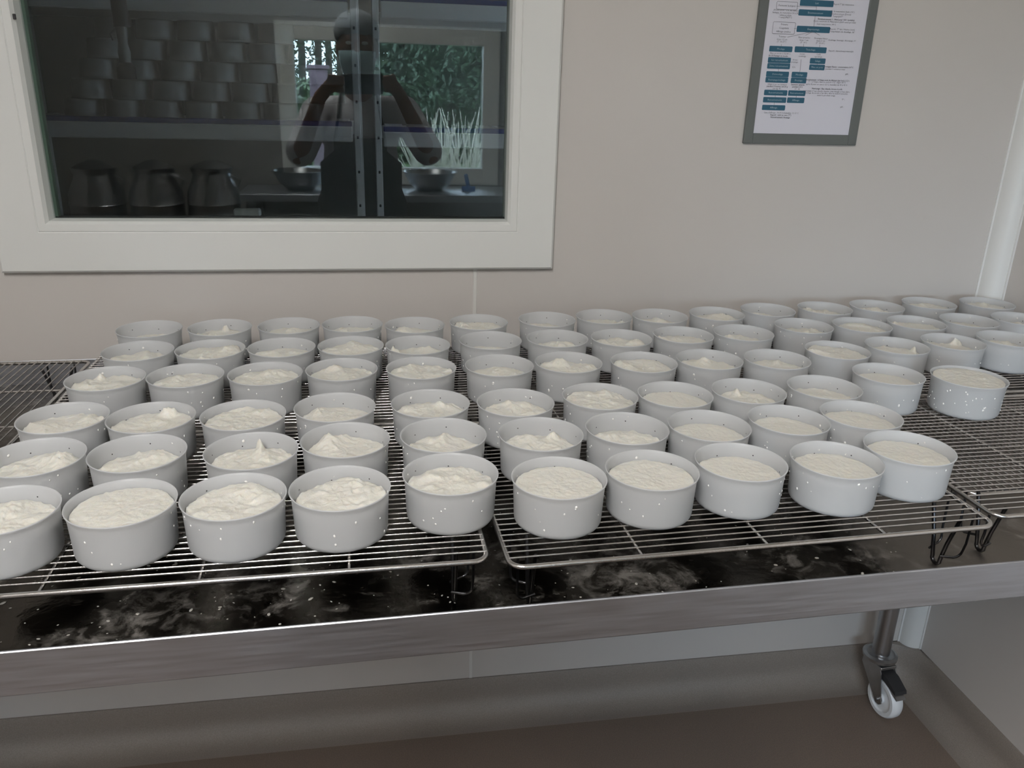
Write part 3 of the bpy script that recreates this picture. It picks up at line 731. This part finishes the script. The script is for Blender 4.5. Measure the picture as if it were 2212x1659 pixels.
stk_me = MB().lathe([(r, HM-z) for r, z in mold_profile()], 32).mesh('stacked_mold', M['poly_shaded'], 60)
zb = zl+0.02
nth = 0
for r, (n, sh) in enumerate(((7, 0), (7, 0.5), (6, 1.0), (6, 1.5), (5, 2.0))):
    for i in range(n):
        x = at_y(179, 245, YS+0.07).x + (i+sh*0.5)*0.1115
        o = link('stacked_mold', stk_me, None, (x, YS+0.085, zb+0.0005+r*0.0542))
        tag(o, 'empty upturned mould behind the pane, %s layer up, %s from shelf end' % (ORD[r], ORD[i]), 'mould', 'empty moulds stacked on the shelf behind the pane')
# hanging spray gun
p = at_y(262, 62, 2.15)
sg = thing('spray_gun', 'dark hose with a clear spray nozzle hanging behind the pane', 'nozzle', (p.x, 2.15, p.z))
part('hose', MB().tube([(0.0, 0, 0.9), (-0.004, 0, 0.3), (0, 0, 0.10), (0.002, 0, 0.004)], [0.014, 0.014, 0.016, 0.018], 10), M['blackp'], sg, smooth=60)
part('nozzle', MB().lathe([(0, -0.072), (0.012, -0.072), (0.014, -0.05), (0.010, -0.03), (0.013, 0.004), (0, 0.004)], 16), M['hose'], sg, smooth=60)
part('tip', MB().lathe([(0, -0.108), (0.020, -0.108), (0.021, -0.084), (0.012, -0.072), (0, -0.072)], 16), M['blackp'], sg, smooth=60)
part('trigger', MB().tube([(-0.02, 0, -0.025), (-0.024, 0, -0.012), (-0.012, 0, 0.0)], 0.004, 6), M['tube'], sg)
sg.location.z = p.z
ho = part('hanger_hook', MB().tube([(0, 0, 0.9), (0, 0, 2.5-p.z)], 0.004, 6), M['tube'], sg)
# counter below the pane on the far side, with a trigger bottle
ct = thing('counter', 'white counter behind the pane under the shelving', 'counter', (0, 0, 0))
ztop = 1.02
part('worktop', MB().bbox(-1.4, 1.2, 2.05, 2.5, ztop-0.04, ztop, 0.004), M['shelfw'], ct)
for x in (-1.3, 1.1):
    for y in (2.1, 2.45): part('leg', MB().box(x-0.02, x+0.02, y-0.02, y+0.02, 0, ztop-0.04), M['tube'], ct)
p = at_y(545, 462, 2.2)
sp = thing('spray_bottle', 'white trigger spray bottle standing on the counter behind the pane', 'bottle', (p.x, 2.2, ztop))
hb = p.z-ztop
part('bottle', MB().lathe([(0, 0), (0.03, 0), (0.032, 0.01), (0.032, hb*0.6), (0.014, hb-0.02), (0.012, hb-0.005), (0, hb-0.005)], 20), M['nylon'], sp, smooth=50)
part('trigger_head', MB().bbox(-0.045, 0.022, -0.01, 0.01, hb-0.006, hb+0.014, 0.004).bbox(-0.03, -0.022, -0.006, 0.006, hb-0.03, hb-0.004, 0.001), M['nylon'], sp)

# ------------------------------------------------------------------ the part of the room that the pane mirrors
bn = thing('rear_bench', 'steel work bench under the daylight window', 'bench', (0, 0, 0))
zbn = 0.86
part('worktop', MB().bbox(-0.75, 1.1, YR+0.03, YR+0.50, zbn-0.04, zbn, 0.003), M['steel'], bn)
for x in (-0.68, 1.03):
    for y in (YR+0.08, YR+0.45): part('leg', MB().box(x-0.02, x+0.02, y-0.02, y+0.02, 0, zbn-0.04), M['tube'], bn)
for x, lab in ((-0.42, 'wide steel bowl on the rear bench, towards the milk churns'), (0.33, 'wide steel bowl on the rear bench, beside the blue scraper')):
    part_ = part('steel_bowl', MB().lathe([(0, 0), (0.07, 0), (0.12, 0.04), (0.155, 0.105), (0.165, 0.108), (0.166, 0.111), (0.152, 0.110), (0.117, 0.045), (0.068, 0.004), (0, 0.004)], 36), M['tube'], None, 50, loc=(x, YR+0.27, zbn+0.0005))
    tag(part_, lab, 'bowl', 'steel bowls on the rear bench')
p = refl(1012, 392, YR+0.3)
bs = thing('scraper', 'blue plastic scraper leaning on the rear bench', 'scraper', (p.x, YR+0.3, zbn))
part('handle', MB().tube([(0.0, 0, 0.02), (-0.02, 0.03, 0.10)], 0.012, 8), M['bluep'], bs, smooth=60)
part('blade', MB().bbox(-0.04, 0.04, -0.006, 0.006, 0.0005, 0.03, 0.002), M['bluep'], bs)
for i, u in enumerate((200, 330, 455)):
    p = refl(u, 345, -1.40)
    t = thing('milk_churn', 'ribbed steel milk churn on the low stand, %s from the steel bench' % ('third', 'second', 'first')[i], 'churn', (p.x, -1.40, 0.401), 0, 'milk churns on the low stand')
    hh = p.z-0.401
    pf = [(0, 0), (0.13, 0), (0.135, 0.01)]
    for k in range(5): pf += [(0.135, hh*(0.12+k*0.13)), (0.141, hh*(0.135+k*0.13)), (0.135, hh*(0.15+k*0.13))]
    pf += [(0.135, hh*0.74), (0.10, hh*0.86), (0.095, hh*0.90), (0, hh*0.90)]
    part('body', MB().lathe(pf, 36), M['tube'], t, smooth=50)
    part('lid', MB().lathe([(0, hh*0.9), (0.104, hh*0.9), (0.108, hh*0.94), (0.06, hh*0.98), (0.02, hh), (0, hh)], 30), M['tube'], t, smooth=50)
    part('handle', MB().tube([(0.12, 0, hh*0.76), (0.15, 0, hh*0.84), (0.10, 0, hh*0.88)], 0.006, 8), M['tube'], t, smooth=60)
ls = thing('low_stand', 'low steel stand carrying the milk churns', 'stand', (-1.30, -1.43, 0))
part('top', MB().bbox(-0.6, 0.40, -0.22, 0.25, 0.36, 0.40, 0.003), M['steel'], ls)
for x in (-0.55, 0.40):
    for y in (-0.18, 0.21): part('leg', MB().box(x-0.02, x+0.02, y-0.02, y+0.02, 0, 0.36), M['tube'], ls)

# ------------------------------------------------------------------ outdoors behind the daylight window
struct('ground', MB().box(-14, 14, -30, YR-0.18, -0.3, -0.05), M['lawn'])
def leafcloud(name, n, cx, cy, cz, rx, ry, rz, size, m, parent, seed):
    rn = random.Random(seed); mb = MB()
    for _ in range(n):
        while True:
            q = Vector((rn.uniform(-1, 1), rn.uniform(-1, 1), rn.uniform(-1, 1)))
            if q.length < 1 and q.length > 0.25 and noise.noise(q*2.4+Vector((seed, 0, 0))) > -0.22: break
        c = Vector((cx+q.x*rx, cy+q.y*ry, cz+q.z*rz))
        a = Vector((rn.uniform(-1, 1), rn.uniform(-1, 1), rn.uniform(-1, 1))).normalized(); b = a.orthogonal().normalized()
        s = size*rn.uniform(0.6, 1.3)
        mb.add([c-a*s, c+b*s*0.45, c+a*s, c-b*s*0.45], [(0, 1, 2, 3)])
    o = part(name, mb, m, parent); o['kind'] = 'stuff'; return o
def tree(label, x, y, h, rw, m, seed, n=2600):
    t = thing('tree', label, 'tree', (x, y, -0.05), 0, 'trees outside the daylight window')
    part('trunk', MB().tube([(0, 0, 0), (0.05, 0, h*0.4), (-0.03, 0.05, h*0.85)], [0.16, 0.12, 0.03], 8), M['bark'], t, smooth=60)
    leafcloud('foliage', n, 0, 0, h*0.62, rw, rw*0.6, h*0.42, 0.055, m, t, seed)
    return t
def gp(u, y): p = refl(u, 250, y); return p.x
tree('dense dark green tree outside, in line with the pale grass plumes', gp(960, -8.5), -8.5, 3.3, 1.0, M['leaf'], 1, 15000)
tree('pale green tree outside with an open crown, behind the dense tree', gp(930, -12.0), -12.0, 3.6, 1.35, M['leaf2'], 3, 14000)
tree('pale green tree outside beside the wooden post', gp(600, -8.0), -8.0, 1.35, 0.5, M['leaf2'], 4, 5000)
for i, u in enumerate((630, 655, 690, 712, 735)):
    x = gp(u, -17.0-i*0.9)
    t = thing('pine_trunk', 'slender bare trunk against the sky outside, %s from the open-crowned tree' % ('fifth', 'fourth', 'third', 'second', 'first')[i], 'tree', (x, -17.0-i*0.9, -0.05), 0, 'slender trunks outside')
    part('trunk', MB().tube([(0, 0, 0), (0.05, 0, 2.2), (0.0, 0.05, 4.2)], [0.10, 0.08, 0.03], 8), M['bark'], t, smooth=60)
    leafcloud('foliage', 260, 0, 0, 2.7, 0.40, 0.3, 1.4, 0.07, M['leaf'], t, 20+i)
hg = thing('hedge', 'low green hedge running across the garden outside', 'hedge', (0, -14.5, -0.05))
leafcloud('foliage', 22000, 0.3, 0, 0.65, 5.0, 0.8, 0.95, 0.08, M['leaf2'], hg, 9)
for x in (-3.2, 0.3, 3.8): part('stem', MB().tube([(x, 0, 0), (x, 0, 0.9)], 0.03, 6), M['bark'], hg)
pg = thing('grass_plumes', 'clump of pale feathery grass plumes outside the window', 'grass', (refl(965, 300, -4.3).x, -4.3, -0.05))
mb = MB(); rn = random.Random(3)
for i in range(150):
    a = rn.uniform(0, 6.28); l = rn.uniform(0.7, 1.35); b = rn.uniform(0.05, 0.7); x0 = rn.uniform(-.25, .25); y0 = rn.uniform(-.25, .25)
    mb.tube([(x0, y0, 0), (x0+b*0.4*math.cos(a), y0+b*0.4*math.sin(a), l*0.6), (x0+b*math.cos(a), y0+b*math.sin(a), l)], [0.006, 0.010, 0.003], 4)
part('plume', mb, M['plume'], pg)['kind'] = 'stuff'
ps = thing('wooden_post', 'dark lilac wooden post standing in the garden outside', 'post', (refl(690, 200, -6.0).x, -6.0, -0.05))
part('post', MB().bbox(-0.09, 0.09, -0.09, 0.09, 0, 1.62, 0.008), M['wood'], ps)
part('cap', MB().bbox(-0.11, 0.11, -0.11, 0.11, 1.62, 1.66, 0.008), M['wood'], ps)

# ------------------------------------------------------------------ the person holding the phone, mirrored in the pane
def capsule(mb, a, b, ra, rb, seg=14, rings=5):
    a = Vector(a); b = Vector(b); t = (b-a)
    if t.length < 1e-6: return mb.ball(a, ra, seg, 8)
    t.normalize(); u = t.orthogonal().normalized(); w = t.cross(u)
    rowsv = []
    for i in range(rings+1):
        g = math.pi/2*i/rings; rowsv.append((a-t*ra*math.cos(g), ra*math.sin(g)))
    for i in range(rings+1):
        g = math.pi/2*i/rings; rowsv.append((b+t*rb*math.sin(g), rb*math.cos(g)))
    vs = []; fs = []; idx = []
    for c, r in rowsv:
        if r < 1e-5: idx.append([len(vs)]*seg); vs.append(c)
        else:
            idx.append(list(range(len(vs), len(vs)+seg)))
            vs += [c+(u*math.cos(2*math.pi*k/seg)+w*math.sin(2*math.pi*k/seg))*r for k in range(seg)]
    for i in range(len(rowsv)-1):
        for k in range(seg):
            q = list(dict.fromkeys([idx[i][k], idx[i][(k+1) % seg], idx[i+1][(k+1) % seg], idx[i+1][k]]))
            if len(q) > 2: fs.append(tuple(q))
    return mb.add(vs, fs)
def fused(name, mb, m, parent, voxel, sm=6):
    me = mb.mesh(name, m); ob = link('tmp_fuse', me)
    r = ob.modifiers.new('r', 'REMESH'); r.mode = 'VOXEL'; r.voxel_size = voxel; r.use_smooth_shade = True
    s = ob.modifiers.new('s', 'SMOOTH'); s.iterations = sm; s.factor = 0.5
    dg = bpy.context.evaluated_depsgraph_get()
    me2 = bpy.data.meshes.new_from_object(ob.evaluated_get(dg)); me2.name = name
    bpy.data.objects.remove(ob)
    me2.materials.clear(); me2.materials.append(m)
    for p_ in me2.polygons: p_.use_smooth = True
    return link(name, me2, parent)
PX, PY = -0.05, -0.38
pe = thing('person', 'person in cap, blue mask and grey shirt photographing with a phone', 'person', (PX, PY, 0))
def L_(x, y, z): return Vector((x-PX, y-PY, z))            # room point -> local to the person
def K(x, y, z): return CAMM @ Vector((x, y, z)) - Vector((PX, PY, 0))   # camera-held point
Z = CAMZ
body = MB()
hc = L_(-0.05, -0.33, Z+0.125)
body.ball(hc+Vector((0, -0.008, 0.02)), (0.074, 0.092, 0.098), 24, 16)
capsule(body, hc+Vector((0, 0.028, -0.045)), hc+Vector((0, 0.030, -0.075)), 0.056, 0.036, 18)
capsule(body, hc+Vector((0, 0.088, 0.018)), hc+Vector((0, 0.104, -0.018)), 0.009, 0.014, 10)         # nose
capsule(body, hc+Vector((-0.034, 0.075, 0.036)), hc+Vector((0.034, 0.075, 0.036)), 0.013, 0.013, 10)  # brow
for s in (-1, 1):
    body.ball(hc+Vector((s*0.077, -0.005, -0.004)), (0.010, 0.020, 0.032), 10, 8)                     # ears
capsule(body, hc+Vector((0, -0.01, -0.06)), L_(-0.05, -0.385, Z-0.06), 0.052, 0.058, 18)
sh = {-1: L_(-0.225, -0.385, Z-0.125), 1: L_(0.135, -0.385, Z-0.115)}
el = {-1: L_(-0.292, -0.20, Z-0.285), 1: L_(0.232, -0.20, Z-0.275)}
wr = {-1: K(-0.180, -0.085, 0.075), 1: K(0.125, -0.075, 0.070)}
chest = L_(-0.05, -0.385, Z-0.20); waist = L_(-0.05, -0.39, Z-0.42); hip = L_(-0.05, -0.40, Z-0.56)
def torso(mb, g):
    for c, r in ((chest, (0.155+g, 0.100+g, 0.14)), ((chest+waist)/2, (0.145+g, 0.098+g, 0.15)), (waist, (0.140+g, 0.098+g, 0.14)), (hip, (0.158+g, 0.110+g, 0.13))):
        mb.ball(c, r, 24, 14)
    for s in (-1, 1): capsule(mb, chest+Vector((s*0.05, 0, 0.07)), sh[s], 0.065+g, 0.052+g, 16)
torso(body, 0)
for s in (-1, 1):
    capsule(body, sh[s], el[s], 0.048, 0.037, 16); capsule(body, el[s], wr[s], 0.036, 0.025, 16)
    kn = L_(-0.05+s*0.10, -0.38, 0.50); an = L_(-0.05+s*0.11, -0.42, 0.09)
    capsule(body, hip+Vector((s*0.085, 0, -0.04)), kn, 0.080, 0.055, 16); capsule(body, kn, an, 0.053, 0.036, 16)
    capsule(body, an+Vector((0, -0.02, -0.045)), an+Vector((s*0.02, 0.15, -0.055)), 0.036, 0.030, 14)
# hands: palm, four fingers of different length on the lens side, thumb behind the phone
for s, xe, tip in ((1, 0.050, 0.047), (-1, -0.110, -0.104)):
    pm = K(xe+s*0.040, -0.020, 0.016)
    capsule(body, wr[s], pm, 0.025, 0.024, 14)
    capsule(body, K(xe+s*0.036, 0.006, 0.012), K(xe+s*0.036, -0.036, 0.016), 0.014, 0.014, 12)
    for i, (yy, ln_) in enumerate(((0.020, 0.95), (0.003, 1.05), (-0.014, 1.0), (-0.030, 0.8))):
        k0 = K(xe+s*0.038, yy, 0.008); k1 = K(xe+s*0.016, yy+0.001, -0.006); k2 = K(tip+s*(1-ln_)*0.03, yy, -0.0045)
        if s < 0: k2 = K(tip+0.004*ln_, yy-0.002, -0.0045)
        capsule(body, k0, k1, 0.0090, 0.0082, 10); capsule(body, k1, k2, 0.0082, 0.0070, 10)
    capsule(body, K(xe+s*0.035, -0.040, 0.022), K(xe+s*0.012, -0.030, 0.026), 0.011, 0.010, 10)
    capsule(body, K(xe+s*0.012, -0.030, 0.026), K(xe-s*0.014, -0.012, 0.0235), 0.010, 0.008, 10)
fused('body', body, M['skin'], pe, 0.0050, 5)
shirt = MB(); torso(shirt, 0.014)
for s in (-1, 1):
    mid = el[s]*0.90+sh[s]*0.10
    capsule(shirt, sh[s], mid, 0.068, 0.062, 18)
fused('shirt', shirt, M['shirt'], pe, 0.011, 6)
tr = MB(); tr.ball(hip, (0.176, 0.128, 0.10), 24, 12)
for s in (-1, 1):
    kn = L_(-0.05+s*0.10, -0.38, 0.50); an = L_(-0.05+s*0.11, -0.42, 0.20)
    capsule(tr, hip+Vector((s*0.085, 0, -0.04)), kn, 0.094, 0.074, 16); capsule(tr, kn, an, 0.072, 0.066, 16)
fused('trousers', tr, M['trouser'], pe, 0.012, 6)
for s in (-1, 1):
    b = MB(); an = L_(-0.05+s*0.11, -0.42, 0.09)
    capsule(b, an+Vector((0, 0, 0.22)), an+Vector((0, -0.01, -0.03)), 0.064, 0.055, 16)
    capsule(b, an+Vector((0, -0.03, -0.043)), an+Vector((s*0.02, 0.16, -0.046)), 0.046, 0.042, 16)
    b.v = [(x, y, max(z, 0.0)) for x, y, z in b.v]
    fused('boot', b, M['boot'], pe, 0.009, 3)
# apron: curved sheet over chest and thighs with neck and waist straps
ap = MB(); vs = []; fs = []; nz_, na_ = 16, 17
for i in range(nz_):
    t = i/(nz_-1); z = (Z-0.215)*(1-t)+0.45*t
    wide = 0.62 if t < 0.12 else 1.15
    rx = 0.185 if z > 1.0 else 0.205; ry = 0.135 if z > 1.0 else 0.155
    for k in range(na_):
        a = (k/(na_-1)-0.5)*2*wide
        vs.append((rx*math.sin(a), -0.005+ry*math.cos(a)+0.01*t, z))
for i in range(nz_-1):
    for k in range(na_-1): fs.append((i*na_+k, i*na_+k+1, (i+1)*na_+k+1, (i+1)*na_+k))
ao = part('apron', ap.add(vs, fs), M['apron'], pe, smooth=179)
so = ao.modifiers.new('solid', 'SOLIDIFY'); so.thickness = 0.003
st = MB()
for s in (-1, 1):
    st.tube([(s*0.10, 0.105, Z-0.22), (s*0.085, 0.10, Z-0.13), (s*0.075, 0.03, Z-0.045), (s*0.04, -0.06, Z-0.04)], 0.006, 6)
part('apron_strap', st, M['apron'], ao)
# cap, mask, eyes, phone
cpm = MB().lathe([(0.0, 0.088), (0.03, 0.084), (0.062, 0.066), (0.084, 0.036), (0.092, 0.004), (0.089, -0.016), (0.082, -0.026), (0.080, -0.018), (0.084, 0.0), (0.078, 0.03), (0.0, 0.08)], 28)
cpm.v = [(x*1.0, y*1.14, z+0.004*math.sin(9*math.atan2(y, x))*(1 if z < 0.02 else 0)) for x, y, z in cpm.v]
cpm.xf(Matrix.Translation(hc+Vector((0, -0.012, 0.058))) @ Matrix.Rotation(0.20, 4, 'X'))
part('cap', cpm, M['cap'], pe, smooth=60)
mk = MB(); vs = []; fs = []
for i in range(9):
    t = i/8; z = -0.010-0.088*t
    for k in range(13):
        a = (k/12-0.5)*2.3
        bulge = 0.026*math.exp(-(a/0.45)**2)*math.sin(math.pi*min(1, t*1.15+0.12))
        r = 0.088-0.020*t*t
        vs.append(((r*0.92)*math.sin(a), (r+0.022+bulge)*math.cos(a)-0.008, z))
for i in range(8):
    for k in range(12): fs.append((i*13+k, i*13+k+1, (i+1)*13+k+1, (i+1)*13+k))
mk.add(vs, fs); mk.v = [tuple(Vector(p_)+hc) for p_ in mk.v]
mo = part('mask', mk, M['mask'], pe, smooth=179); so = mo.modifiers.new('solid', 'SOLIDIFY'); so.thickness = 0.002
for s in (-1, 1):
    part('eye', MB().ball(hc+Vector((s*0.031, 0.079, 0.018)), (0.013, 0.010, 0.007), 12, 8), M['white'], pe, smooth=179)
ph = thing('phone', 'black phone held sideways in both hands', 'phone', (0, 0, 0))
ph.matrix_world = CAMM @ Matrix.Translation((-0.030, -0.012, 0.0125))
part('case', MB().bbox(-0.078, 0.078, -0.037, 0.037, -0.004, 0.004, 0.0015), M['phone'], ph)
part('camera_bump', MB().bbox(0.020, 0.044, -0.012, 0.030, -0.0055, -0.0038, 0.0006), M['phone'], ph)
for y in (0.012, -0.004): part('lens', MB().tube([(0.030, y, -0.0054), (0.030, y, -0.0062)], 0.0055, 16), M['lens'], ph)
part('screen', MB().box(-0.075, 0.075, -0.034, 0.034, 0.0041, 0.0044), M['lens'], ph)
